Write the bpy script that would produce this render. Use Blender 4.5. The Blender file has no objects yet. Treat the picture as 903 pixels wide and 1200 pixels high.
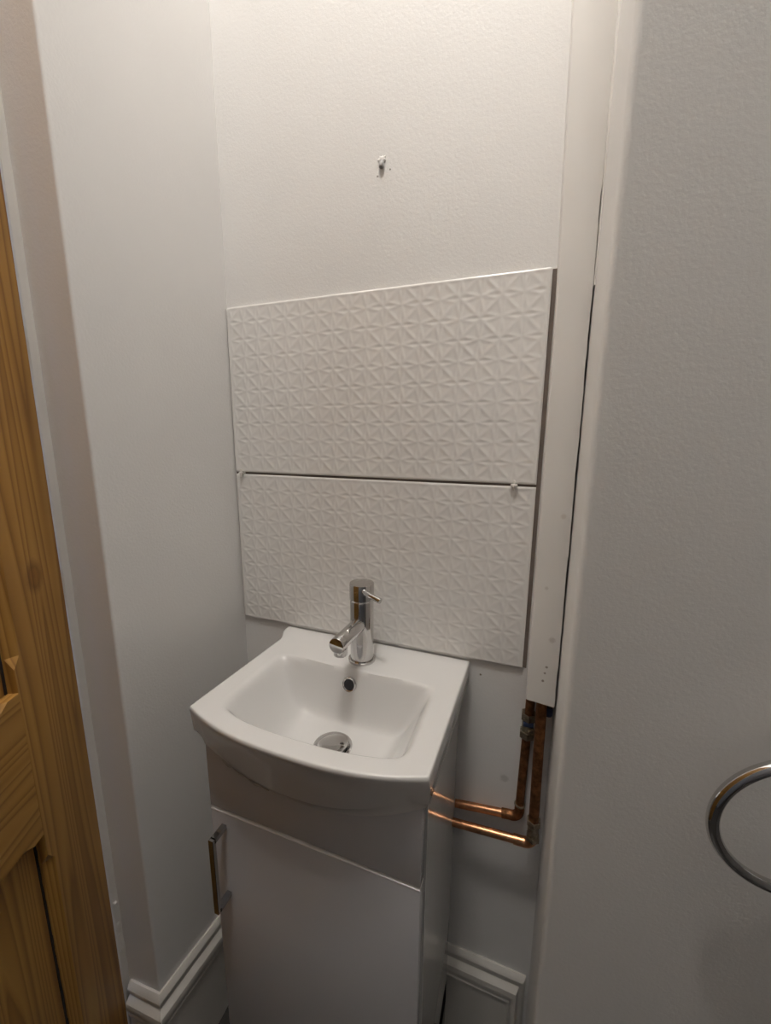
import bpy, bmesh, math, random
from mathutils import Vector, Matrix
random.seed(7)
PI = math.pi
scene = bpy.context.scene
COL = scene.collection

# ------------------------------------------------------------------ helpers
def sm(x, a=0.0, b=1.0):
    t = max(0.0, min(1.0, (x - a) / (b - a)))
    return t * t * t * (t * (6 * t - 15) + 10)

def link(name, me, mat=None, parent=None):
    o = bpy.data.objects.new(name, me)
    COL.objects.link(o)
    if mat is not None:
        me.materials.append(mat)
    if parent is not None:
        o.parent = parent
    return o

def obj_bm(name, bm, mat=None, parent=None, smooth=True, angle=35, loc=None):
    bmesh.ops.recalc_face_normals(bm, faces=bm.faces[:])
    me = bpy.data.meshes.new(name)
    bm.to_mesh(me); bm.free()
    if smooth:
        for p in me.polygons: p.use_smooth = True
        me.set_sharp_from_angle(angle=math.radians(angle))
    o = link(name, me, mat, parent)
    if loc is not None: o.location = loc
    return o

def obj_vf(name, vs, fs, mat=None, parent=None, smooth=True, angle=35, loc=None):
    bm = bmesh.new()
    bv = [bm.verts.new(v) for v in vs]
    for f in fs:
        try: bm.faces.new([bv[i] for i in f])
        except ValueError: pass
    return obj_bm(name, bm, mat, parent, smooth, angle, loc)

def empty(name, loc=(0, 0, 0), rz=0):
    o = bpy.data.objects.new(name, None)
    COL.objects.link(o); o.location = loc; o.rotation_euler = (0, 0, rz)
    o.empty_display_size = 0.05
    return o

def tag(o, label=None, cat=None, group=None, kind=None):
    if label: o['label'] = label
    if cat: o['category'] = cat
    if group: o['group'] = group
    if kind: o['kind'] = kind
    return o

def box_bm(bm, x0, x1, y0, y1, z0, z1, bev=0, seg=2):
    b = bmesh.new()
    bmesh.ops.create_cube(b, size=1)
    for v in b.verts:
        v.co = Vector(((x0 + x1) / 2 + v.co.x * (x1 - x0), (y0 + y1) / 2 + v.co.y * (y1 - y0), (z0 + z1) / 2 + v.co.z * (z1 - z0)))
    if bev:
        bmesh.ops.bevel(b, geom=b.edges[:], offset=bev, segments=seg, profile=0.5, affect='EDGES')
    me = bpy.data.meshes.new('tmp'); b.to_mesh(me); b.free()
    bm.from_mesh(me); bpy.data.meshes.remove(me)
    return bm

def box(name, x0, x1, y0, y1, z0, z1, mat, parent=None, bev=0.0, seg=2):
    return obj_bm(name, box_bm(bmesh.new(), x0, x1, y0, y1, z0, z1, bev, seg), mat, parent)

def frame_of(t):
    t = t.normalized()
    r = Vector((0, 0, 1)) if abs(t.z) < 0.9 else Vector((1, 0, 0))
    a = t.cross(r).normalized(); b = t.cross(a).normalized()
    return a, b

def tube_bm(bm, pts, rad, n=24, cap=True):
    pts = [Vector(p) for p in pts]
    if not isinstance(rad, (list, tuple)): rad = [rad] * len(pts)
    rings = []; a = None
    for i, p in enumerate(pts):
        t = (pts[min(i + 1, len(pts) - 1)] - pts[max(i - 1, 0)]).normalized()
        if a is None: a, b = frame_of(t)
        else:
            a = (a - t * a.dot(t)).normalized(); b = t.cross(a)
        rings.append([bm.verts.new(p + rad[i] * (math.cos(2 * PI * k / n) * a + math.sin(2 * PI * k / n) * b)) for k in range(n)])
    for r0, r1 in zip(rings, rings[1:]):
        for k in range(n):
            bm.faces.new((r0[k], r0[(k + 1) % n], r1[(k + 1) % n], r1[k]))
    if cap:
        bm.faces.new(rings[0][::-1]); bm.faces.new(rings[-1])
    return bm

def lathe_bm(bm, prof, origin=(0, 0, 0), axis=(0, 0, 1), n=48, hexa=False):
    """prof: list of (radius, height along the axis)"""
    ax = Vector(axis).normalized(); o = Vector(origin)
    a, b = frame_of(ax)
    rings = []
    for r, h in prof:
        if r < 1e-6: rings.append([bm.verts.new(o + ax * h)])
        else: rings.append([bm.verts.new(o + ax * h + r * (math.cos(2 * PI * k / n) * a + math.sin(2 * PI * k / n) * b)) for k in range(n)])
    for r0, r1 in zip(rings, rings[1:]):
        for k in range(n):
            k2 = (k + 1) % n
            if len(r0) == 1 and len(r1) == 1: continue
            if len(r0) == 1: bm.faces.new((r0[0], r1[k2], r1[k]))
            elif len(r1) == 1: bm.faces.new((r0[k], r0[k2], r1[0]))
            else: bm.faces.new((r0[k], r0[k2], r1[k2], r1[k]))
    return bm

def prism(name, poly, z0, z1, mat, parent=None, kind=None, ztop=None):
    """poly: list of (x,y); optional second polygon for the top"""
    top = ztop or poly
    vs = [(x, y, z0) for x, y in poly] + [(x, y, z1) for x, y in top]
    n = len(poly)
    fs = [tuple(range(n))[::-1], tuple(range(n, 2 * n))] + [(i, (i + 1) % n, n + (i + 1) % n, n + i) for i in range(n)]
    o = obj_vf(name, vs, fs, mat, parent, angle=40)
    if kind: o['kind'] = kind
    return o

# ------------------------------------------------------------------ materials
def mat(name):
    m = bpy.data.materials.new(name); m.use_nodes = True
    nt = m.node_tree
    return m, nt, nt.nodes['Principled BSDF'], nt.nodes, nt.links

def setv(b, **k):
    for n, v in k.items():
        b.inputs[n.replace('_', ' ')].default_value = v if not isinstance(v, tuple) or len(v) == 4 else (*v, 1)

def ramp(N, L, src, stops):
    r = N.new('ShaderNodeValToRGB')
    e = r.color_ramp.elements
    while len(e) < len(stops): e.new(0.5)
    for el, (p, c) in zip(e, stops):
        el.position = p; el.color = (*c, 1)
    L.new(src, r.inputs['Fac'])
    return r

def noise(N, L, vec, scale, detail=3, rough=0.5, dist=0):
    n = N.new('ShaderNodeTexNoise'); n.inputs['Scale'].default_value = scale
    n.inputs['Detail'].default_value = detail; n.inputs['Roughness'].default_value = rough; n.inputs['Distortion'].default_value = dist
    L.new(vec, n.inputs['Vector']); return n

def paint(name, col, rough=0.6, bump=0.25, scale=220, spots=(), dist=0.0012):
    m, nt, b, N, L = mat(name)
    tc = N.new('ShaderNodeTexCoord')
    n1 = noise(N, L, tc.outputs['Object'], scale, 4, 0.55)
    n2 = noise(N, L, tc.outputs['Object'], 3.0, 4, 0.6)
    c0 = tuple(c * 0.955 for c in col)
    r = ramp(N, L, n2.outputs['Fac'], [(0.3, c0), (0.65, col)])
    last = r.outputs['Color']
    for (p, rad, dark) in spots:
        vm = N.new('ShaderNodeVectorMath'); vm.operation = 'DISTANCE'
        L.new(tc.outputs['Object'], vm.inputs[0]); vm.inputs[1].default_value = p
        n3 = noise(N, L, tc.outputs['Object'], 900, 2)
        ma = N.new('ShaderNodeMath'); ma.operation = 'MULTIPLY_ADD'; ma.inputs[1].default_value = rad * 1.2; L.new(n3.outputs['Fac'], ma.inputs[0]); L.new(vm.outputs['Value'], ma.inputs[2])
        mr = N.new('ShaderNodeMapRange'); mr.inputs['From Min'].default_value = rad * 1.2; mr.inputs['From Max'].default_value = rad * 1.8
        L.new(ma.outputs[0], mr.inputs['Value'])
        mx = N.new('ShaderNodeMix'); mx.data_type = 'RGBA'
        L.new(mr.outputs['Result'], mx.inputs['Factor']); mx.inputs['A'].default_value = (*dark, 1); L.new(last, mx.inputs['B'])
        last = mx.outputs['Result']
    L.new(last, b.inputs['Base Color'])
    setv(b, Roughness=rough)
    bp = N.new('ShaderNodeBump'); bp.inputs['Strength'].default_value = bump; bp.inputs['Distance'].default_value = dist
    L.new(n1.outputs['Fac'], bp.inputs['Height']); L.new(bp.outputs['Normal'], b.inputs['Normal'])
    return m

WALLC = (0.80, 0.785, 0.768)
M_wall = paint('plaster_paint', WALLC, 0.55, 0.32, 240,
               spots=[((0.3195, 0.006, 1.681), 0.0016, (0.2, 0.17, 0.14)), ((0.3415, 0.006, 1.687), 0.0015, (0.2, 0.17, 0.14)),
                      ((0.528, 0.006, 0.826), 0.002, (0.22, 0.17, 0.12)), ((0.583, 0.006, 0.62), 0.008, (0.60, 0.585, 0.56))])
M_wall_rough = paint('rolled_plaster_paint', (0.78, 0.765, 0.745), 0.5, 0.30, 230, dist=0.0012)
M_trim = paint('trim_paint', (0.78, 0.755, 0.715), 0.35, 0.12, 60,
               spots=[((0.0, 0, 0), 0.0001, (0.5, 0.45, 0.4))])
M_skirt = paint('skirting_paint', (0.72, 0.69, 0.64), 0.4, 0.15, 90)
M_ceil = paint('ceiling_paint', (0.8, 0.79, 0.77), 0.8, 0.1)
M_box = paint('boxing_paint', (0.77, 0.745, 0.71), 0.4, 0.10, 40,
              spots=[((0.636, -0.05, 0.897), 0.0022, (0.32, 0.28, 0.24)), ((0.634, -0.05, 0.886), 0.0018, (0.32, 0.28, 0.24)),
                     ((0.632, -0.05, 0.872), 0.0022, (0.3, 0.26, 0.22)), ((0.6405, -0.05, 0.945), 0.005, (0.60, 0.56, 0.52)),
                     ((0.626, -0.05, 1.03), 0.003, (0.62, 0.58, 0.54)), ((0.641, -0.05, 1.145), 0.004, (0.64, 0.60, 0.55))])

def ceramic(name, col, rough=0.08):
    m, nt, b, N, L = mat(name)
    tc = N.new('ShaderNodeTexCoord')
    n = noise(N, L, tc.outputs['Object'], 9, 2)
    r = ramp(N, L, n.outputs['Fac'], [(0.3, tuple(c * 0.985 for c in col)), (0.7, col)])
    L.new(r.outputs['Color'], b.inputs['Base Color'])
    setv(b, Roughness=rough); b.inputs['IOR'].default_value = 1.5
    b.inputs['Coat Weight'].default_value = 0.3; b.inputs['Coat Roughness'].default_value = 0.04
    return m
M_tile = ceramic('relief_tile_glaze', (0.80, 0.78, 0.755), 0.16)
M_basin = ceramic('basin_glaze', (0.70, 0.69, 0.675), 0.06)
M_gloss = ceramic('gloss_cabinet_white', (0.575, 0.575, 0.595), 0.12)
M_gloss2 = ceramic('gloss_panel_white', (0.64, 0.635, 0.62), 0.14)

M_edge = ceramic('edge_highlight_white', (0.86, 0.845, 0.82), 0.3)  # paler than the door: light on its top edge put into the colour

def metal(name, col, rough, var=0.0, vscale=60):
    m, nt, b, N, L = mat(name)
    setv(b, Metallic=1.0, Roughness=rough)
    tc = N.new('ShaderNodeTexCoord')
    n = noise(N, L, tc.outputs['Object'], vscale, 5, 0.6)
    r = ramp(N, L, n.outputs['Fac'], [(0.32, tuple(c * (1 - var) for c in col)), (0.68, col)])
    L.new(r.outputs['Color'], b.inputs['Base Color'])
    mr = N.new('ShaderNodeMapRange'); mr.inputs['To Min'].default_value = rough * (1 + 1.5 * var); mr.inputs['To Max'].default_value = rough
    L.new(n.outputs['Fac'], mr.inputs['Value']); L.new(mr.outputs['Result'], b.inputs['Roughness'])
    return m
M_chrome = metal('chrome', (0.62, 0.61, 0.60), 0.06, 0.04, 20)
M_chrome_dark = metal('chrome_dark', (0.42, 0.41, 0.40), 0.12, 0.1, 30)
M_copper = metal('copper_bright', (0.72, 0.36, 0.19), 0.24, 0.35, 70)
M_copper_old = metal('copper_tarnished', (0.34, 0.155, 0.07), 0.42, 0.6, 90)
M_brass = metal('plated_fitting', (0.50, 0.43, 0.33), 0.32, 0.5, 160)

def plain(name, col, rough=0.6):
    m, nt, b, N, L = mat(name)
    tc = N.new('ShaderNodeTexCoord')
    n = noise(N, L, tc.outputs['Object'], 80, 3)
    r = ramp(N, L, n.outputs['Fac'], [(0.3, tuple(c * 0.85 for c in col)), (0.7, col)])
    L.new(r.outputs['Color'], b.inputs['Base Color']); setv(b, Roughness=rough)
    return m
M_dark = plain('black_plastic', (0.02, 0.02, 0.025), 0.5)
M_blue = plain('blue_valve_plastic', (0.03, 0.05, 0.12), 0.5)
M_adhesive_shade = plain('adhesive_and_gap_shade', (0.21, 0.17, 0.145), 0.9)  # adhesive, its brown also stands in for shade in the gaps
M_spacer = plain('white_spacer_plastic', (0.82, 0.78, 0.73), 0.35)
M_plug = plain('grey_wall_plug', (0.42, 0.41, 0.41), 0.6)
M_plaster = plain('raw_plaster', (0.92, 0.90, 0.87), 0.9)
M_sealant = plain('clear_sealant', (0.45, 0.44, 0.43), 0.2)

def pine(name, axis):
    """axis: 'z' grain upright, 'x' grain along the door's width"""
    m, nt, b, N, L = mat(name)
    tc = N.new('ShaderNodeTexCoord')
    mp = N.new('ShaderNodeMapping')
    mp.inputs['Scale'].default_value = (1, 1, 0.03) if axis == 'z' else (0.03, 1, 1)
    L.new(tc.outputs['Object'], mp.inputs['Vector'])
    # bend the grain round a knot
    n0 = noise(N, L, tc.outputs['Object'], 5, 3, 0.5)
    n1 = noise(N, L, mp.outputs['Vector'], 13, 1.5, 0.45, 0.15)
    ma = N.new('ShaderNodeMath'); ma.operation = 'MULTIPLY'; ma.inputs[1].default_value = 20.0
    L.new(n1.outputs['Fac'], ma.inputs[0])
    fr = N.new('ShaderNodeMath'); fr.operation = 'FRACT'; L.new(ma.outputs[0], fr.inputs[0])
    dark, mid, light = (0.29, 0.138, 0.031), (0.43, 0.225, 0.052), (0.51, 0.285, 0.075)
    r = ramp(N, L, fr.outputs[0], [(0.0, mid), (0.15, light), (0.62, mid), (0.92, dark), (1.0, mid)])
    n2 = noise(N, L, tc.outputs['Object'], 4, 3)
    r2 = ramp(N, L, n2.outputs['Fac'], [(0.3, (0.78, 0.72, 0.66)), (0.7, (1, 1, 1))])
    mx = N.new('ShaderNodeMix'); mx.data_type = 'RGBA'; mx.blend_type = 'MULTIPLY'; mx.inputs['Factor'].default_value = 1
    L.new(r.outputs['Color'], mx.inputs['A']); L.new(r2.outputs['Color'], mx.inputs['B'])
    last = mx.outputs['Result']
    if axis == 'z':
        # a knot in the stile
        mpk = N.new('ShaderNodeMapping'); mpk.inputs['Location'].default_value = (-0.052 * 1.0, 0, -1.062 * 0.62); mpk.inputs['Scale'].default_value = (1, 1, 0.62)
        L.new(tc.outputs['Object'], mpk.inputs['Vector'])
        nk = noise(N, L, tc.outputs['Object'], 120, 2)
        ln = N.new('ShaderNodeVectorMath'); ln.operation = 'LENGTH'; L.new(mpk.outputs['Vector'], ln.inputs[0])
        ad = N.new('ShaderNodeMath'); ad.operation = 'MULTIPLY_ADD'; ad.inputs[1].default_value = 0.004
        L.new(nk.outputs['Fac'], ad.inputs[0]); L.new(ln.outputs['Value'], ad.inputs[2])
        rk = ramp(N, L, ad.outputs[0], [(0.0, (0.5, 0.42, 0.34)), (0.007, (0.75, 0.62, 0.5)), (0.010, (0.40, 0.32, 0.26)), (0.0125, (0.62, 0.55, 0.5)), (0.019, (1, 1, 1))])
        mk = N.new('ShaderNodeMix'); mk.data_type = 'RGBA'; mk.blend_type = 'MULTIPLY'; mk.inputs['Factor'].default_value = 1
        L.new(last, mk.inputs['A']); L.new(rk.outputs['Color'], mk.inputs['B']); last = mk.outputs['Result']
    L.new(last, b.inputs['Base Color'])
    setv(b, Roughness=0.42)
    bp = N.new('ShaderNodeBump'); bp.inputs['Strength'].default_value = 0.15; bp.inputs['Distance'].default_value = 0.001
    L.new(fr.outputs[0], bp.inputs['Height']); L.new(bp.outputs['Normal'], b.inputs['Normal'])
    return m
M_pine_z = pine('pine_upright_grain', 'z')
M_pine_x = pine('pine_cross_grain', 'x')

def floor_mat():
    m, nt, b, N, L = mat('dark_floor_tile')
    tc = N.new('ShaderNodeTexCoord')
    n = noise(N, L, tc.outputs['Object'], 14, 5)
    r = ramp(N, L, n.outputs['Fac'], [(0.3, (0.025, 0.022, 0.02)), (0.7, (0.05, 0.045, 0.04))])
    L.new(r.outputs['Color'], b.inputs['Base Color']); setv(b, Roughness=0.45)
    return m
M_floor = floor_mat()
M_far = paint('brown_grey_far_wall', (0.165, 0.16, 0.155), 0.6, 0.1)

# ------------------------------------------------------------------ the room
FZ, CZ = -0.06, 3.1
YW = 0.006                                   # face of the back wall
prism('floor', [(-1.6, 0.3), (-1.6, -1.9), (1.7, -1.9), (1.7, 0.3)], FZ - 0.1, FZ, M_floor, kind='structure')
prism('ceiling', [(-0.4, 0.3), (-0.4, -1.9), (1.7, -1.9), (1.7, 0.3)], CZ, CZ + 0.1, M_ceil, kind='structure')
prism('wall_back', [(-0.2, YW), (0.9, YW), (0.9, 0.15), (-0.2, 0.15)], FZ, CZ, M_wall, kind='structure')

def rounded(poly, corner, r, n=6):
    i = corner; p = Vector(poly[i]); a = (Vector(poly[i - 1]) - p).normalized(); c = (Vector(poly[(i + 1) % len(poly)]) - p).normalized()
    half = a.angle(c) / 2; d = r / math.tan(half); p0 = p + a * d; p1 = p + c * d
    out = []
    for k in range(n + 1):
        t = k / n; q = p0 * (1 - t) ** 2 + p * 2 * t * (1 - t) + p1 * t * t
        out.append((q.x, q.y))
    return poly[:i] + out + poly[i + 1:]

# left pier: its long face is the alcove's left side, its end face turns towards the door
def leftpoly(xb, xf): return rounded([(xb, YW + 0.01), (xf, -0.2935), (-0.16, -0.2935), (-0.16, YW + 0.01)], 1, 0.004)
prism('wall_left', leftpoly(-0.0075, -0.003), FZ, CZ, M_wall, kind='structure', ztop=leftpoly(0.0045, -0.003))
# right pier: reveal towards the alcove and the broad face with the towel ring
def rightpoly(xb): return rounded([(xb, YW + 0.01), (0.6447, -0.25), (1.6, -0.167), (1.6, YW + 0.01)], 1, 0.007)
prism('wall_right', rightpoly(0.6600), FZ, CZ, M_wall_rough, kind='structure', ztop=rightpoly(0.6480))
# the rest of the room, behind the camera
prism('wall_side', [(1.5, -0.1), (1.5, -1.8), (1.6, -1.8), (1.6, -0.1)], FZ, CZ, M_far, kind='structure')
prism('wall_front', [(-0.16, -1.5), (-0.16, -1.6), (1.6, -1.6), (1.6, -1.5)], FZ, CZ, M_far, kind='structure')
bm = bmesh.new()                              # wall with the doorway, left of the camera
box_bm(bm, -0.24, -0.14, -1.6, -1.08, FZ, CZ)
box_bm(bm, -0.24, -0.14, -1.08, -0.28, 2.0, CZ)
box_bm(bm, -0.24, -0.158, -0.3, 0.1, FZ, CZ)
tag(obj_bm('wall_doorway', bm, M_wall), kind='structure')

# door lining: its edge shows as the pale strip between pine door and pier
def wob(z, s, a): return a * (math.sin(z * 37 + s) + 0.6 * math.sin(z * 91 + 2 * s) + 0.4 * math.sin(z * 211 + 3 * s)) / 2
vs, fs = [], []
NZ = 90
for i in range(NZ + 1):
    z = FZ + (2.04 - FZ) * i / NZ
    w = wob(z, 1, 0.0009)
    if z < 0.42: w += 0.002 * math.sin(z * 160) * sm(0.42 - z, 0, 0.15)
    for x, y in ((-0.157, -0.2925), (-0.0845 + w, -0.2925), (-0.0845 + w * 0.5, -0.3042), (-0.0860, -0.3054 + w * .3), (-0.157, -0.3056)):
        vs.append((x, y, z))
for i in range(NZ):
    for k in range(5):
        a, b_ = i * 5 + k, i * 5 + (k + 1) % 5
        fs.append((a, b_, b_ + 5, a + 5))
fs += [tuple(range(5)), tuple(range(NZ * 5, NZ * 5 + 5))]
tag(obj_vf('trim_1', vs, fs, M_trim, angle=30), kind='structure')
# broken paint near the foot of the lining
bm = bmesh.new()
for (z, s) in ((0.345, .010), (0.318, .012), (0.292, .011), (0.40, .005)):
    b2 = bmesh.new(); bmesh.ops.create_icosphere(b2, subdivisions=2, radius=1)
    for v in b2.verts:
        j = 1 + 0.35 * math.sin(v.co.x * 7 + z * 90) * math.cos(v.co.z * 6 + z * 40)
        v.co = Vector((-0.0852 + v.co.x * 0.003 * j, -0.300 + v.co.y * 0.005 * j, z + v.co.z * s * j))
    me = bpy.data.meshes.new('t'); b2.to_mesh(me); b2.free(); bm.from_mesh(me); bpy.data.meshes.remove(me)
tag(obj_bm('trim_2', bm, M_trim, angle=20), kind='structure')

# ---- skirting boards: moulded top over a flat board
PROF = [(0, 0.0), (0.004, 0.002), (0.0085, -0.004), (0.0105, -0.010), (0.0095, -0.017), (0.0075, -0.022), (0.0075, -0.026), (0.011, -0.030),
        (0.0165, -0.037), (0.018, -0.046), (0.0165, -0.055), (0.013, -0.060), (0.0125, -0.066), (0.0145, -0.068), (0.0145, -0.071), (0.012, -0.073)]
def skirting(name, path, ztops, mat_):
    """path: list of (x, y, nx, ny) on the wall line with its offset direction"""
    vs, fs = [], []; n = len(PROF) + 1
    for (x, y, nx, ny), zt in zip(path, ztops):
        for d, h in PROF: vs.append((x + nx * d, y + ny * d, zt + h))
        vs.append((x + nx * 0.012, y + ny * 0.012, FZ))
    for i in range(len(path) - 1):
        for k in range(n - 1):
            a = i * n + k; fs.append((a, a + 1, a + n + 1, a + n))
    o = obj_vf(name, vs, fs, mat_, angle=25)
    o['kind'] = 'structure'
    return o
skirting('baseboard_left', [(-0.0065, YW, 1, 0), (-0.003, -0.2935, 1, -1), (-0.078, -0.2935, 0, -1)], [0.165, 0.221, 0.208], M_skirt)
# back board: moulding runs along the top and mitres down at the right end
vs, fs = [], []; n = len(PROF)
zt = 0.171; xe = 0.6515
for (x, z, kind) in ((0.02, zt, 'h'), (xe, zt, 'm'), (xe, FZ, 'v')):
    for d, h in PROF:
        if kind == 'h': vs.append((x, YW - d, z + h))
        elif kind == 'm': vs.append((x + h * 0.42, YW - d, z + h))
        else: vs.append((x + h * 0.42, YW - d, z))
for i in range(2):
    for k in range(n - 1):
        a = i * n + k; fs.append((a, a + 1, a + n + 1, a + n))
vs += [(0.02, YW - 0.012, zt - 0.073), (xe - 0.073 * 0.42, YW - 0.012, zt - 0.073), (xe - 0.073 * 0.42, YW - 0.012, FZ), (0.02, YW - 0.012, FZ)]
fs.append(tuple(range(len(vs) - 4, len(vs))))
tag(obj_vf('baseboard_back', vs, fs, M_skirt, angle=25), kind='structure')

# ---- the pine door, ajar; local x runs along its width, +y is the face we see
door = empty('door_1', (-0.0836, -0.3078, 0), math.atan2(-0.899, 0.438)); door['kind'] = 'structure'
DW, DT, DB, DTOP = 0.72, 0.036, FZ + 0.008, 1.96
def chamfer_rail(name, x0, x1, z0, z1, m, edges, c=0.011, stop=0.034, s0=0, s1=0):
    """board whose named long edges carry a stopped chamfer"""
    bm = bmesh.new()
    horiz = (x1 - x0) > (z1 - z0)
    L0, L1 = (x0, x1) if horiz else (z0, z1)
    A0, A1 = (z0, z1) if horiz else (x0, x1)
    sec = [L0]
    cuts = []
    for (a, b_) in edges['spans']:
        cuts += [(a, 0), (a + c * 1.4, 1), (b_ - c * 1.4, 1), (b_, 0)]
    stations = [(L0, 0)] + [k for k in cuts if L0 < k[0] < L1] + [(L1, 0)]
    rings = []
    for (l, f) in stations:
        clo = c * f if 'lo' in edges['sides'] else 0.0
        chi = c * f if 'hi' in edges['sides'] else 0.0
        e = 0.0004
        pts = [(A0, -DT), (A1, -DT), (A1, -max(chi, e) * 0.95), (A1 - max(chi, e), 0), (A0 + max(clo, e), 0), (A0, -max(clo, e) * 0.95)]
        ring = []
        for a, y in pts:
            ring.append(bm.verts.new((l, y, a) if horiz else (a, y, l)))
        rings.append(ring)
    for r0, r1 in zip(rings, rings[1:]):
        for k in range(6):
            bm.faces.new((r0[k], r0[(k + 1) % 6], r1[(k + 1) % 6], r1[k]))
    bm.faces.new(rings[0]); bm.faces.new(rings[-1])
    return obj_bm(name, bm, m, door, smooth=True, angle=20)
SW = 0.110
RL0, RL1 = 0.690, 0.918
chamfer_rail('stile', 0, SW, DB, DTOP, M_pine_z, dict(sides=('hi',), spans=[(DB + 0.26, RL0 - 0.036), (RL1 + 0.034, DTOP - 0.15)]))
chamfer_rail('stile', DW - SW, DW, DB, DTOP, M_pine_z, dict(sides=('lo',), spans=[(DB + 0.26, RL0 - 0.036), (RL1 + 0.034, DTOP - 0.15)]))
chamfer_rail('rail', SW, DW - SW, RL0, RL1, M_pine_x, dict(sides=('lo', 'hi'), spans=[(SW + 0.018, DW / 2 - 0.075), (DW / 2 + 0.075, DW - SW - 0.018)]))
chamfer_rail('rail', SW, DW - SW, DB, DB + 0.22, M_pine_x, dict(sides=('hi',), spans=[(SW + 0.03, DW / 2 - 0.075)]))
chamfer_rail('rail', SW, DW - SW, DTOP - 0.11, DTOP, M_pine_x, dict(sides=('lo',), spans=[(SW + 0.03, DW / 2 - 0.075)]))
for (z0, z1) in ((DB + 0.22, RL0), (RL1, DTOP - 0.11)):
    chamfer_rail('muntin', DW / 2 - 0.045, DW / 2 + 0.045, z0, z1, M_pine_z, dict(sides=('lo', 'hi'), spans=[(z0 + 0.03, z1 - 0.03)]))
    for (x0, x1) in ((SW, DW / 2 - 0.045), (DW / 2 + 0.045, DW - SW)):
        box('panel', x0 + 0.0040, x1 - 0.0040, -0.024, -0.0135, z0 - (0.0 if z0 > .5 else 0), z1 + 0.0, M_pine_z, door, 0.0008, 1)
        # black backing and groove strips round the panel
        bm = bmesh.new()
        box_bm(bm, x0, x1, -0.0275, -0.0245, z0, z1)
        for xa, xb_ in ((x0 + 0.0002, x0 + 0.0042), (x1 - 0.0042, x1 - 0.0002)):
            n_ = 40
            for q in range(n_):                                    # ragged black strips filling the groove
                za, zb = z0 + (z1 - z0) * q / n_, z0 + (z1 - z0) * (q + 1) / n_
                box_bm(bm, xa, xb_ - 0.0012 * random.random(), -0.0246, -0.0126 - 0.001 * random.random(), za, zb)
        obj_bm('panel_backing', bm, M_dark, door)['label'] = 'black strips in the groove round the panel'

# ------------------------------------------------------------------ wall tiles
TW, TH, GAP = 0.600, 0.3236, 0.0042
D = 0.0325
Z1T = 1.5087
def relief(x, dz, off):
    u = x / 0.0327 + 0.8; v = dz / D + off
    i, j = math.floor(u), math.floor(v); a, b = u - i, v - j
    if (i + j) % 2: a = 1 - a                                   # stars sit at (0,0) and (1,1)
    def arm(q):                                                 # half-width of the kite-shaped arms, star at q = 0
        if q < 0.3: return 0.160 * (q / 0.3) ** 0.85
        return 0.160 * max(0.0, (0.97 - q) / 0.67) ** 1.25
    e = abs(a - b) * 0.7071 - 0.035         # distance to the diagonal rib
    for dist, q, horiz in ((b, a, 1), (1 - b, 1 - a, 1), (a, b, 0), (1 - a, 1 - b, 0)):
        w = arm(max(0.0, min(1.0, q)))
        if dist < w:
            return -(0.00120 if horiz else 0.0006) * (w / 0.160) ** 0.8 * (1 - dist / w)
        e2 = dist - w - 0.004
        k = 0.05                                                 # smooth minimum keeps the dish round
        hh = max(k - abs(e - e2), 0) / k
        e = min(e, e2) - hh * hh * k * 0.25
    e = max(0.0, min(1.0, e / 0.17))
    return -0.00062 * (1 - (1 - e) ** 2)
def tile(name, z_top, off, parent=None):
    nx, nz = 300, 162
    vs, fs = [], []
    for k in range(nz + 1):
        dz = TH * k / nz
        for i in range(nx + 1):
            x = TW * i / nx
            e = min(x, TW - x, dz, TH - dz)
            f = sm(e, 0.002, 0.0065)
            y = -relief(x, dz, off) * f + 0.0008 * 0
            if e < 0.0022: y += 0.0013 * (1 - e / 0.0022) ** 2
            vs.append((x, y, z_top - dz))
    W_ = nx + 1
    for k in range(nz):
        for i in range(nx):
            a = k * W_ + i; fs.append((a, a + W_, a + W_ + 1, a + 1))
    # rim going back to the wall
    rim = [i for i in range(W_)] + [k * W_ + nx for k in range(1, nz + 1)] + [nz * W_ + i for i in range(nx - 1, -1, -1)] + [k * W_ for k in range(nz - 1, 0, -1)]
    base = len(vs)
    for r in rim: vs.append((vs[r][0], YW - 0.0012, vs[r][2]))
    m_ = len(rim)
    for k in range(m_): fs.append((rim[k], rim[(k + 1) % m_], base + (k + 1) % m_, base + k))
    fs.append(tuple(range(base, base + m_)))
    return obj_vf(name, vs, fs, M_tile, parent, angle=50)
def tile_thing(z_top, off, label):
    t = empty('wall_tile', (TW / 2, YW, z_top - TH))
    f = tile('glazed_face', z_top, off); f.parent = t; f.matrix_parent_inverse = Matrix.Translation(t.location).inverted()
    g = box('adhesive_bed_shade', -0.0015, TW + 0.0065, YW - 0.0012, YW, z_top - TH - 0.0020 * (z_top > 1.4), z_top - 0.0015 + 0.0036 * (z_top < 1.4), M_adhesive_shade)  # runs past the tile edges so its colour darkens the gaps like shade
    g.parent = t; g.matrix_parent_inverse = Matrix.Translation(t.location).inverted(); g['label'] = 'thin adhesive behind the tile, widened to colour shade into the gaps'
    tag(t, label, 'tile', 'relief tiles behind the basin')
tile_thing(Z1T, 0.1, 'white glossy relief-patterned wall tile, upper of the two, below the nail')
tile_thing(Z1T - TH - GAP, 0.0, 'white glossy relief-patterned wall tile, lower of the two, directly above the basin')

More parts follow.
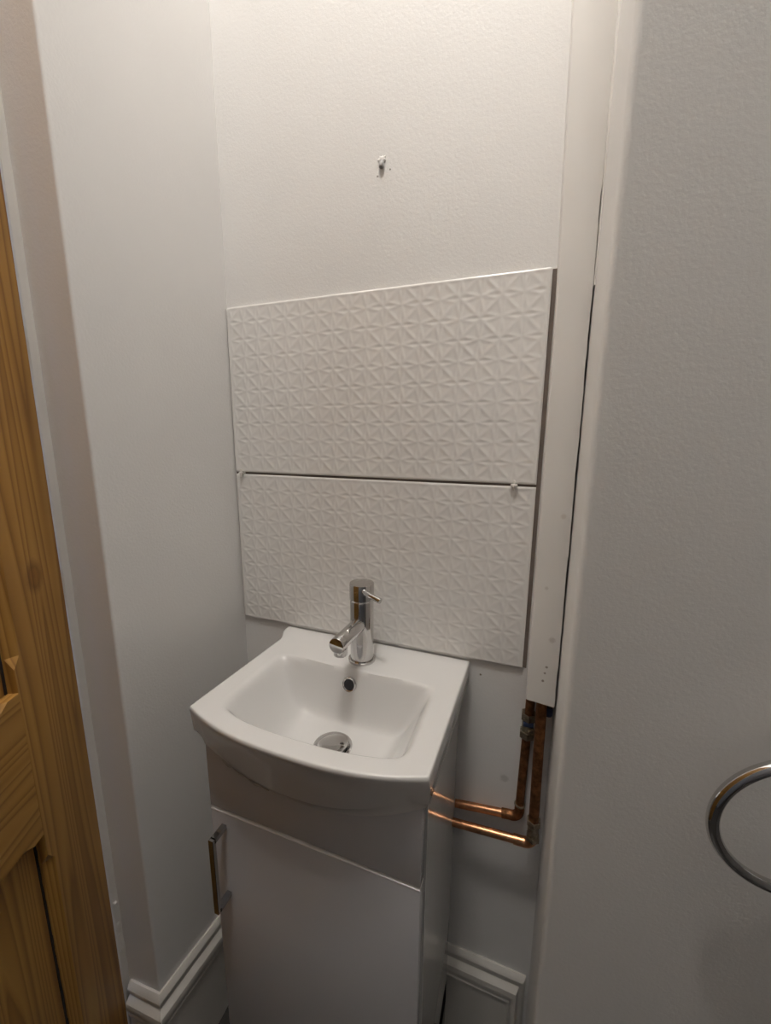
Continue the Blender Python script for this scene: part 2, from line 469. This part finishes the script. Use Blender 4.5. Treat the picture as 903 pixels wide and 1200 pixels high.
def spacer(x, label):
    zc = Z1T - TH - GAP / 2
    bm = bmesh.new()
    box_bm(bm, -0.0055, 0.0055, -0.0062, 0.0045, -0.0014, 0.0014, 0.0004, 1)
    box_bm(bm, -0.0014, 0.0014, -0.0062, -0.0022, -0.0075, 0.0085, 0.0004, 1)
    box_bm(bm, -0.0022, 0.0022, -0.0088, -0.006, -0.0022, 0.0022, 0.0006, 1)
    o = obj_bm('tile_spacer', bm, M_spacer, angle=30, loc=(x, 0, zc))
    tag(o, label, 'tile spacer', 'tile spacers in the joint')
spacer(0.0170, 'small white plastic cross spacer at the left end of the tile joint')
spacer(0.5655, 'small white plastic cross spacer at the right end of the tile joint')

# ------------------------------------------------------------------ stub in the wall above
nl = empty('wall_plug', (0.3275, YW, 1.698))
b2 = bmesh.new(); bmesh.ops.create_icosphere(b2, subdivisions=3, radius=1)
for v in b2.verts:
    j = 1 + 0.22 * math.sin(v.co.x * 5 + 1) * math.sin(v.co.z * 6) + 0.15 * math.sin(v.co.x * 11)
    v.co = Vector((v.co.x * 0.0068 * j, v.co.y * 0.0022 - 0.0004, v.co.z * 0.0050 * j + 0.0055))
obj_bm('chipped_plaster', b2, M_plaster, nl, angle=60)['label'] = 'white ring of chipped plaster'
bm = lathe_bm(bmesh.new(), [(0, -0.002), (0.0032, -0.002), (0.0042, 0.003), (0.0042, 0.0072), (0.0036, 0.0082), (0.0018, 0.0084), (0.0016, 0.006), (0, 0.006)], (0, -0.0022, 0.0005), (-0.06, -0.22, -0.97), 20)
obj_bm('plug_stub', bm, M_plug, nl)['label'] = 'grey stub poking out of the hole'
tag(nl, 'small grey wall plug stub in chipped white plaster high on the wall above the tiles', 'wall plug')

# ------------------------------------------------------------------ pipe boxing
BY0, BY1 = -0.050, -0.038
def bx_l(z): return 0.6088 - 0.0030 * (z - 0.833) - 0.020 * max(0, z - 1.45)
def bx_r(z): return 0.6530 - 0.0030 * (z - 0.833)
pb = empty('pipe_boxing', (0.629, -0.02, 0.83))
inv = Matrix.Translation(pb.location).inverted()
vs, fs = [], []; NZ = 220
for i in range(NZ + 1):
    t = i / NZ
    zl, zr = 0.8325 + (CZ - 0.8325) * t, 0.8285 + (CZ - 0.8285) * t
    jag = wob(zr, 4, 0.0007) + (random.random() - .5) * 0.0006
    xr = bx_r(zr) + jag 
    xl = bx_l(zl)
    for x, y, z in ((xl, BY1, zl), (xl, BY0 + 0.0025, zl), (xl + 0.0007, BY0 + 0.0007, zl), (xl + 0.0025, BY0, zl), (xr - 0.0008, BY0, zr), (xr, BY0 + 0.0008, zr), (xr, BY1, zr)):
        vs.append((x, y, z))
for i in range(NZ):
    for k in range(7):
        a, b_ = i * 7 + k, i * 7 + (k + 1) % 7
        fs.append((a, b_, b_ + 7, a + 7))
fs += [tuple(range(7)), tuple(range(NZ * 7, NZ * 7 + 7))]
fp = obj_vf('front_panel', vs, fs, M_box, angle=50); fp.parent = pb; fp.matrix_parent_inverse = inv
vs = []
for z in (0.845, 1.45, CZ):
    for x, y in ((bx_l(z) + 0.0004, BY1), (bx_l(z) + 0.009, BY1), (bx_l(z) + 0.009, YW - 0.0005), (bx_l(z) + 0.0004, YW - 0.0005)): vs.append((x, y, z))
sp = obj_vf('side_panel', vs, [(0, 1, 2, 3), (8, 9, 10, 11)] + [(4 * q + k, 4 * q + (k + 1) % 4, 4 * q + 4 + (k + 1) % 4, 4 * q + 4 + k) for q in range(2) for k in range(4)], M_box); sp.parent = pb; sp.matrix_parent_inverse = inv
tag(pb, 'tall white painted boxing panel hiding the pipes, right of the tiles', 'pipe boxing')
# narrow scribed fillet that closes the joint between boxing and reveal higher up
vs, fs = [], []; NZ2 = 80
for i in range(NZ2 + 1):
    z = 1.46 + (CZ - 1.46) * i / NZ2
    xw = 0.6600 + (0.6480 - 0.6600) * (z - FZ) / (CZ - FZ); xw = xw + (0.6447 - xw) * 0.22
    w = 0.0002 + 0.0018 * sm(z, 1.5, 1.75) + wob(z, 9, .0001)
    for x, y in ((xw + 0.001, BY0 + 0.012), (xw - w, BY0 + 0.012), (xw - w, BY0 - 0.004), (xw - w * .6, BY0 - 0.0055), (xw + 0.001, BY0 - 0.0055)):
        vs.append((x, y, z))
for i in range(NZ2):
    for k in range(5):
        a, b_ = i * 5 + k, i * 5 + (k + 1) % 5
        fs.append((a, b_, b_ + 5, a + 5))
fs += [tuple(range(5)), tuple(range(NZ2 * 5, NZ2 * 5 + 5))]
tag(obj_vf('trim_3', vs, fs, M_trim, angle=40), kind='structure')

# ------------------------------------------------------------------ copper pipes
def nut(bm, o, ax, r, h):
    lathe_bm(bm, [(r * .8, 0), (r * .97, 0), (r, h * .12), (r, h * .88), (r * .97, h), (r * .8, h)], o, ax, 6)
def ring_(bm, o, ax, r, h): lathe_bm(bm, [(r * .7, 0), (r * .93, 0), (r, h * .2), (r, h * .8), (r * .93, h), (r * .7, h)], o, ax, 28)
def arc(c, r, a0, a1, n=8): return [(c[0] + r * math.cos(a0 + (a1 - a0) * k / n), c[1], c[2] + r * math.sin(a0 + (a1 - a0) * k / n)) for k in range(n + 1)]
R15 = 0.0076
ya, yb = YW - R15 - 0.002, -0.030
XC = 0.4936
# A: against the wall, with the isolating valve
pa = empty('copper_pipe', (0.613, ya, 0.56))
def P(o, root): o.parent = root; o.matrix_parent_inverse = Matrix.Translation(root.location).inverted(); return o
P(obj_bm('riser', tube_bm(bmesh.new(), [(0.6135, ya, 0.575), (0.6160, ya, 0.7315), (0.6165, ya, 0.742)], R15), M_copper_old), pa)
P(obj_bm('riser', tube_bm(bmesh.new(), [(0.6172, ya, 0.765), (0.6180, ya, 0.86), (0.618, ya, 0.90)], R15), M_copper_old), pa)
P(obj_bm('branch', tube_bm(bmesh.new(), [(XC + 0.0005, ya, 0.5405), (0.585, ya, 0.5520)], R15), M_copper), pa)
bm = tube_bm(bmesh.new(), [(0.583, ya, 0.5517), (0.596, ya, 0.5535)] + arc((0.5990, ya, 0.5682), 0.0148, -PI / 2 + .12, 0.0) + [(0.6138, ya, 0.583)], R15 * 1.16)
P(obj_bm('elbow', bm, M_copper_old), pa)
bm = ring_(bmesh.new(), (0.6136, ya, 0.5805), (0.02, 0, 1), R15 * 1.3, 0.004) or None
bm = bmesh.new(); ring_(bm, (0.6136, ya, 0.5805), (0.02, 0, 1), R15 * 1.28, 0.004)
P(obj_bm('solder_ring', bm, M_brass), pa)
v = P(obj_bm('valve', lathe_bm(bmesh.new(), [(0.0075, -0.018), (0.0092, -0.018), (0.0098, -0.009), (0.0098, 0.009), (0.0092, 0.018), (0.0075, 0.018)], (0.6165, ya, 0.7525), (0.02, 0, 1), 24), M_brass), pa)
v['label'] = 'plated isolating valve'
for z in (0.7285, 0.7645):
    bm = bmesh.new(); nut(bm, (0.6165 + (z - 0.7525) * 0.02, ya, z), (0.02, 0, 1), 0.0138, 0.0125)
    P(obj_bm('nut', bm, M_brass, angle=20), pa)
P(obj_bm('screw_boss', lathe_bm(bmesh.new(), [(0.0062, 0), (0.0062, 0.0135), (0.0054, 0.0142), (0.003, 0.0142), (0.003, 0.0128), (0, 0.0128)], (0.6195, ya, 0.7475), (0.35, -0.93, 0), 20), M_brass), pa)
P(box('valve_band', 0.6085, 0.6255, ya - 0.0115, ya - 0.004, 0.7545, 0.7630, M_blue, None, 0.0015), pa)['label'] = 'blue band on the valve'
tag(pa, 'thin copper pipe against the wall with a plated valve, beside the cabinet', 'pipe')
# B: in front, right
pc = empty('copper_pipe', (0.638, yb, 0.53))
P(obj_bm('riser', tube_bm(bmesh.new(), [(0.6385, yb, 0.575), (0.6350, yb, 0.805), (0.6335, yb, 0.90)], R15 * 1.13), M_copper_old), pc)
P(obj_bm('branch', tube_bm(bmesh.new(), [(XC + 0.0005, yb, 0.5235), (0.612, yb, 0.5315)], R15), M_copper), pc)
bm = tube_bm(bmesh.new(), [(0.607, yb, 0.5312), (0.620, yb, 0.532)] + arc((0.6240, yb, 0.5470), 0.0150, -PI / 2 + .1, 0.0) + [(0.6391, yb, 0.556)], R15 * 1.2)
P(obj_bm('elbow', bm, M_copper), pc)
bm = lathe_bm(bmesh.new(), [(0.007, 0), (0.0098, 0), (0.0105, 0.004), (0.0098, 0.008), (0.0098, 0.024), (0.0108, 0.026), (0.0112, 0.032), (0.0105, 0.035), (0.008, 0.035)], (0.6391, yb, 0.5485), (-0.015, 0, 1), 28)
P(obj_bm('coupling', bm, M_brass), pc)
bm = bmesh.new(); nut(bm, (0.6387, yb, 0.5765), (-0.015, 0, 1), 0.0128, 0.009)
P(obj_bm('nut', bm, M_brass, angle=20), pc)
bm = bmesh.new(); nut(bm, (0.6392, yb, 0.5435), (-0.015, 0, 1), 0.0122, 0.009)
P(obj_bm('nut', bm, M_brass, angle=20), pc)
tag(pc, 'copper pipe nearest the right wall with a plated coupling above its elbow', 'pipe')
# capped dark blue pipe end high in the corner
bp_ = empty('pipe_stub', (0.650, -0.008, 0.78))
P(obj_bm('pipe_end', tube_bm(bmesh.new(), [(0.6475, -0.005, 0.786), (0.6475, -0.005, 1.0)], 0.0062), M_dark), bp_)
bm = bmesh.new(); ring_(bm, (0.6475, -0.005, 0.782), (0, 0, 1), 0.0078, 0.016)
P(obj_bm('end_cap', bm, M_blue), bp_)
tag(bp_, 'short dark blue capped pipe end in the corner under the boxing', 'pipe')

# ------------------------------------------------------------------ vanity cabinet
CX0, CX1, CYF = 0.1366, 0.4936, -0.268
cab = empty('vanity_cabinet', ((CX0 + CX1) / 2, -0.13, FZ))
def Pc(o, l=None):
    P(o, cab)
    if l: o['label'] = l
    return o
DTH = 0.018
bm = bmesh.new()
box_bm(bm, CX1 - 0.016, CX1, CYF + DTH + 0.003, YW - 0.018, FZ + 0.09, 0.806, 0.0008, 1)
box_bm(bm, CX1 - 0.016, CX1, CYF + DTH + 0.045, YW - 0.018, FZ, 0.10, 0.0008, 1)
Pc(obj_bm('side_panel', bm, M_gloss2))
bm = bmesh.new()
box_bm(bm, CX0, CX0 + 0.016, CYF + DTH + 0.003, YW - 0.018, FZ, 0.800, 0.0008, 1)
Pc(obj_bm('side_panel', bm, M_gloss2))
Pc(box('bottom_shelf', CX0 + 0.016, CX1 - 0.016, CYF + DTH + 0.004, YW - 0.018, FZ + 0.09, FZ + 0.106, M_gloss2))
Pc(box('back_panel', CX0 + 0.016, CX1 - 0.016, YW - 0.022, YW - 0.018, FZ + 0.106, 0.73, M_gloss2))
Pc(box('front_rail', CX0 + 0.016, CX1 - 0.016, CYF + DTH + 0.004, CYF + DTH + 0.02, 0.62, 0.67, M_gloss2))
Pc(box('kickboard', CX0 + 0.002, CX1 - 0.016, CYF + DTH + 0.04, CYF + DTH + 0.055, FZ, FZ + 0.09, M_gloss2, None, 0.0008))
Pc(box('fascia', CX0, CX1 - 0.0028, CYF, CYF + DTH, 0.6672, 0.800, M_gloss, None, 0.0012))
dr = Pc(box('door', CX0, CX1 - 0.0028, CYF, CYF + DTH, FZ + 0.06, 0.6606, M_gloss, None, 0.0010, 2))
eb = box('edge_highlight', CX0 + 0.0005, CX1 - 0.0033, CYF - 0.0004, CYF + DTH, 0.6600, 0.6626, M_edge, None, 0.0010, 2)  # added strip, painted highlight along the door's top edge
P(eb, cab); eb.parent = dr; eb.matrix_parent_inverse = Matrix.Identity(4); eb['label'] = 'strip along the top of the door, coloured pale as its lit edge'
# bow handle of square section
hb = bmesh.new()
HX, HZ0, HZ1 = 0.1625, 0.4975, 0.640
HY = CYF - 0.0275
box_bm(hb, HX - 0.0048, HX + 0.0048, HY - 0.0035, HY + 0.0035, HZ0 - 0.0, HZ1, 0.0006, 1)
box_bm(hb, HX - 0.0048, HX + 0.0048, HY, CYF, HZ1 - 0.0085, HZ1, 0.0006, 1)
box_bm(hb, HX - 0.0048, HX + 0.0048, HY, CYF, HZ0, HZ0 + 0.0085, 0.0006, 1)
h = obj_bm('handle', hb, M_chrome_dark, angle=30); P(h, cab)
h.parent = dr; h.matrix_parent_inverse = Matrix.Identity(4); h['label'] = 'chrome bow handle'
tag(cab, 'slim glossy white vanity cabinet with one door and chrome handle, standing under the basin', 'cabinet')

# ------------------------------------------------------------------ basin
RZ = 0.850
XB0, XB1 = 0.1215, 0.4985
YB = YW - 0.0015
def front_y(x, amp=0.0320, y0=-0.2755):
    q = min(1, abs((x - 0.31) / 0.1885)); return y0 - amp * (1 - q ** 2.5)
def left_x(y):    # straight side that flares outwards at the back-left corner
    return 0.1222 + 0.0085 * max(0, min(1, (y + 0.278) / 0.228)) - 0.0150 * sm(y, -0.055, -0.006)
def right_x(y):
    return 0.4985 + 0.0070 * max(0, min(1, (y + 0.278) / 0.278))
BW = dict(l=0.088, r=0.075, b=0.040, f=0.040)
def bowl(x, y):
    """depth below the rim plane"""
    fy = front_y(x)
    dl, dr_, db, df = x - 0.158, 0.470 - x, -0.094 - y, y - (fy + 0.027)
    if min(dl, dr_, db, df) <= 0: return 0.0
    s = [sm(dl, -0.012, BW['l']), sm(dr_, -0.012, BW['r']), sm(db, -0.006, BW['b']), sm(df, -0.008, BW['f'])]
    e = [sm(dl, -0.006, 0.026), sm(dr_, -0.003, 0.022), sm(db, 0, 0.012), sm(df, -0.004, 0.018)]
    h = 1.0
    for q in s: h *= q
    for q in e: h *= q
    dd = math.hypot(x - 0.315, y + 0.179)
    return 0.083 * h ** 0.85 + 0.010 * h * (1 - min(1, dd / 0.15))
vs, fs = [], []
NX, NY = 128, 104
def grid_pt(i, k):
    s = i / NX; t = k / NY
    y_guess = YB + (-0.2755 - YB) * t
    xl = left_x(y_guess); x = xl + (right_x(y_guess) - xl) * s
    y = YB + (front_y(x) - YB) * t
    return x, y
for k in range(NY + 1):
    for i in range(NX + 1):
        x, y = grid_pt(i, k)
        vs.append((x, y, RZ - bowl(x, y)))
W_ = NX + 1
for k in range(NY):
    for i in range(NX):
        a = k * W_ + i; fs.append((a, a + 1, a + W_ + 1, a + W_))
# outer hull: loops of the rim outline moved down and in
loop = [k * W_ for k in range(NY + 1)] + [NY * W_ + i for i in range(1, NX + 1)] + [k * W_ + NX for k in range(NY - 1, -1, -1)] + [i for i in range(NX - 1, 0, -1)]
def contact_z(x): return 0.7345 + 0.0555 * min(1.35, abs((x - 0.305) / 0.18)) ** 2.2
def hull(idx, st):
    x, y, z = vs[idx]
    on_l, on_r, on_f = idx % W_ == 0, idx % W_ == NX, idx // W_ == NY
    cx, cy = 0.31, -0.14
    onfront = max(0.0, min(1.0, (-y - 0.262) / 0.012)) if True else 0
    side = -1 if x < 0.31 else 1
    if st < 4:      # rounded arris
        a = st / 3 * PI / 2; r = 0.0065
        dx = r * (math.sin(a) - 0); dz = r * (1 - math.cos(a))
        nx = -1 if on_l else (1 if on_r else 0)
        ny = -1 if on_f else 0
        l = math.hypot(nx, ny) or 1
        return (x + nx / l * dx * 0.35, y + ny / l * dx * 0.35, RZ - dz)
    lip = 0.807 if side > 0 else 0.805
    ex = 0.0023 * (1 if on_r else (-1 if on_l else 0))
    ey = -0.0023 if on_f else 0
    if onfront > 0:
        slope = {4: 0.16, 5: 0.50, 6: 0.78}.get(st, 1.0)
    if st == 4: return (x + ex, (y + (max(CYF - 0.0008, y) - y) * 0.16) if onfront > 0 else y + ey, 0.832)
    fx = (x - CX0) / (CX1 - CX0)
    zc = contact_z(x)
    tgt = Vector((max(CX0 - 0.0005, min(CX1 + 0.0, x)), max(CYF - 0.0008, y), 0))
    if st == 5:
        mid = 0.5
        zz = lip if y > -0.25 else lip + (min(lip, zc + 0.028) - lip) * onfront
        return (x + ex * 0.8, (y + (tgt.y - y) * 0.50) if onfront > 0 else y + ey * 0.6, zz)
    if st == 6:
        zz = lip - 0.004 if y > -0.25 else (lip - 0.004) + (min(lip - 0.004, zc + 0.018) - lip + 0.004) * onfront
        k_ = 0.12
        return (x + (tgt.x - x) * k_, y + (tgt.y - y) * (0.78 if onfront > 0 else k_), zz)
    zend = 0.785 if onfront == 0 else 0.785 + (zc - 0.785) * onfront
    if x > 0.31 and y > -0.262: zend = 0.797
    return (tgt.x, tgt.y, zend)
prev = loop
for st in range(1, 8):
    base = len(vs)
    for idx in loop: vs.append(hull(idx, st))
    cur = list(range(base, base + len(loop)))
    m_ = len(loop)
    for k in range(m_): fs.append((prev[k], prev[(k + 1) % m_], cur[(k + 1) % m_], cur[k]))
    prev = cur
bas = empty('wash_basin', (0.31, -0.13, 0.785))
P(obj_vf('bowl', vs, fs, M_basin, angle=42), bas)
# sealant bead where the apron meets the fascia
pts = []
for k in range(15):
    x = 0.170 + 0.085 * k / 14
    pts.append((x, CYF - 0.0012, contact_z(x) - 0.001 + 0.0008 * math.sin(k * 2.3)))
P(obj_bm('sealant_bead', tube_bm(bmesh.new(), pts, [0.0008 + 0.0011 * (k % 5 == 1) + 0.0014 * (k in (2, 9, 10)) for k in range(15)], 10), M_sealant), bas)['label'] = 'uneven bead of clear sealant'
def surf(x, y):
    e = 1e-3
    gx = (bowl(x + e, y) - bowl(x - e, y)) / (2 * e); gy = (bowl(x, y + e) - bowl(x, y - e)) / (2 * e)
    return Vector((x, y, RZ - bowl(x, y))), Vector((gx, gy, 1)).normalized()
OVX, OVY = 0.3115, -0.1045
p_, n_ = surf(OVX, OVY)
bm = lathe_bm(bmesh.new(), [(0.0092, -0.006), (0.0092, 0.0012), (0.0100, 0.0026), (0.0116, 0.0032), (0.0130, 0.0022), (0.0136, 0.0002), (0.0136, -0.005)], p_, n_, 40)
P(obj_bm('overflow_ring', bm, M_chrome), bas)['label'] = 'chrome overflow ring'
bm = lathe_bm(bmesh.new(), [(0, -0.0002), (0.0093, -0.0002), (0.0093, 0.0006), (0, 0.0006)], p_, n_, 24)
P(obj_bm('overflow_hole', bm, M_dark), bas)['label'] = 'black overflow opening'
DX, DY = 0.315, -0.179
p2, n2 = surf(DX, DY); p2 = p2 + Vector((0, 0, 0.001))
bm = lathe_bm(bmesh.new(), [(0.021, -0.010), (0.021, 0.0005), (0.0235, 0.0012), (0.030, 0.0022), (0.0325, 0.0012), (0.0335, -0.0004), (0.0335, -0.004)], p2, n2, 56)
wst = P(obj_bm('waste', bm, M_chrome), bas); wst['label'] = 'chrome basin waste'
pn = (n2 + Vector((-0.10, 0.05, 0))).normalized()
bm = lathe_bm(bmesh.new(), [(0, 0.0085), (0.010, 0.0082), (0.020, 0.0070), (0.0248, 0.0052), (0.0258, 0.0036), (0.0245, 0.0028), (0.010, 0.0020), (0.008, -0.008), (0, -0.008)], p2, pn, 56)
pl = obj_bm('plug', bm, M_chrome); pl.parent = wst; pl.matrix_parent_inverse = Matrix.Identity(4)
pl['label'] = 'domed chrome plug'
bm = lathe_bm(bmesh.new(), [(0, -0.0015), (0.0215, -0.0015), (0.0215, 0.0), (0, 0.0)], p2, n2, 40)
dh = obj_bm('drain_opening', bm, M_dark); dh.parent = wst; dh.matrix_parent_inverse = Matrix.Identity(4)
tag(bas, 'white ceramic wash basin with bowed front, resting on the white cabinet below the tiles', 'basin')

# ------------------------------------------------------------------ mixer tap
TX, TY = 0.3170, -0.0605
tap = empty('mixer_tap', (TX, TY, RZ))
def Pt(bm, name, m=M_chrome, l=None, angle=35):
    o = obj_bm(name, bm, m, tap, angle=angle)
    if l: o['label'] = l
    return o
Pt(lathe_bm(bmesh.new(), [(0.0, 0.0), (0.0252, 0.0), (0.0256, 0.0015), (0.0252, 0.0040), (0.0241, 0.0050), (0.0216, 0.0052)]), 'base_ring')
Pt(lathe_bm(bmesh.new(), [(0.0215, 0.004), (0.0215, 0.116), (0.0210, 0.1185), (0.0200, 0.1195), (0.0200, 0.1225), (0.012, 0.1225)], n=64), 'body')
Pt(lathe_bm(bmesh.new(), [(0.012, 0.1208), (0.0218, 0.1208), (0.0223, 0.1215), (0.0223, 0.1495), (0.0217, 0.1508), (0.0205, 0.1512), (0, 0.1514)], n=64), 'cap')
sr = 0.0134
spt = Pt(lathe_bm(bmesh.new(), [(sr, 0.010), (sr, 0.0985), (sr - 0.0006, 0.0996), (sr - 0.0018, 0.1), (0, 0.1)], (0, 0, 0.0755), (-0.02, -1, 0.02), 48), 'spout')
aer = obj_bm('aerator', lathe_bm(bmesh.new(), [(0, 0), (0.0105, 0), (0.0114, 0.001), (0.0114, 0.012), (0.0105, 0.016), (0, 0.016)], (-0.0018, -0.0845, 0.0545), (0, 0, 1), 36), M_chrome, spt)
Pt(tube_bm(bmesh.new(), [(0.0100, -0.0155, 0.1420), (0.0170, -0.0205, 0.1410), (0.0475, -0.0300, 0.1345)], 0.0049, 20), 'lever')
tag(tap, 'chrome single-lever mixer tap standing on the back of the basin', 'tap')

# ------------------------------------------------------------------ towel ring on the right pier
rot = math.atan2(0.083, 0.954)
tr = empty('towel_ring', (0.6447 + 0.205 * math.cos(rot), -0.25 + 0.205 * math.sin(rot), 0.911), rot)
RR, rr = 0.0756, 0.0057
bm = bmesh.new()
CEN = Vector((0, -0.0433, 0.0))
tb = math.radians(5)
pts = []
n_seg = 96
rings = []
for k in range(n_seg):
    a = 2 * PI * k / n_seg
    c = CEN + RR * (math.cos(a) * Vector((1, 0, 0)) + math.sin(a) * Vector((0, -math.sin(tb), math.cos(tb))))
    rad = (c - CEN).normalized(); nrm = Vector((0, -math.cos(tb), math.sin(tb) * -1))
    rings.append([bm.verts.new(c + rr * (math.cos(2 * PI * j / 20) * rad + math.sin(2 * PI * j / 20) * nrm)) for j in range(20)])
for k in range(n_seg):
    r0, r1 = rings[k], rings[(k + 1) % n_seg]
    for j in range(20): bm.faces.new((r0[j], r0[(j + 1) % 20], r1[(j + 1) % 20], r1[j]))
obj_bm('ring', bm, M_chrome, tr)
zt = RR + 0.004
obj_bm('mount', lathe_bm(bmesh.new(), [(0, 0.0), (0.015, 0.0), (0.016, 0.002), (0.015, 0.007), (0.0085, 0.010), (0.0070, 0.016), (0.0070, 0.052), (0.006, 0.055), (0, 0.056)], (0, 0.0002, zt), (0, -1, 0), 36), M_chrome, tr)
tag(tr, 'shiny chrome towel ring hanging on the grey shaded wall at the right edge', 'towel ring')

# ------------------------------------------------------------------ light: ceiling bulbs and daylight from the hall
def bulb(loc, e, r=0.03, col=(1.0, 0.955, 0.90)):
    l = bpy.data.lights.new('ceiling_bulb', 'POINT'); l.energy = e; l.shadow_soft_size = r; l.color = col
    o = bpy.data.objects.new('ceiling_bulb', l); COL.objects.link(o); o.location = loc
    return o
bulb((0.34, -0.58, 2.95), 20)
bulb((0.46, -0.68, 2.95), 20)
w = bpy.data.worlds.new('hall_daylight'); scene.world = w; w.use_nodes = True
bg = w.node_tree.nodes['Background']; bg.inputs['Color'].default_value = (0.50, 0.66, 1.0, 1); bg.inputs['Strength'].default_value = 1.9
pl_ = bpy.data.lights.new('doorway_portal', 'AREA'); pl_.shape = 'RECTANGLE'; pl_.size = 0.8; pl_.size_y = 2.0
pl_.cycles.is_portal = True
po = bpy.data.objects.new('doorway_portal', pl_); COL.objects.link(po); po.location = (-0.26, -0.68, 0.97); po.rotation_euler = (0, -PI / 2, 0)

# ------------------------------------------------------------------ camera
cam = bpy.data.cameras.new('camera'); co = bpy.data.objects.new('camera', cam); COL.objects.link(co)
yaw, pitch, roll = 0.3502, -0.1860, 0.0069
fwd = Vector((-math.sin(yaw) * math.cos(pitch), math.cos(yaw) * math.cos(pitch), math.sin(pitch)))
right = Vector((math.cos(yaw), math.sin(yaw), 0)); up = right.cross(fwd)
r_ = right * math.cos(roll) + up * math.sin(roll); u_ = up * math.cos(roll) - right * math.sin(roll)
co.matrix_world = Matrix(((r_.x, u_.x, -fwd.x, 0.59268), (r_.y, u_.y, -fwd.y, -0.69282), (r_.z, u_.z, -fwd.z, 1.26064), (0, 0, 0, 1)))
cam.sensor_fit = 'VERTICAL'; cam.sensor_height = 36; cam.sensor_width = 36
cam.lens = 469.87 / 1200 * 36
cam.clip_start = 0.01
scene.camera = co
vs_ = scene.view_settings
vs_.view_transform = 'Standard'; vs_.look = 'None'; vs_.gamma = 1; vs_.use_curve_mapping = False
vs_.exposure = 0.0
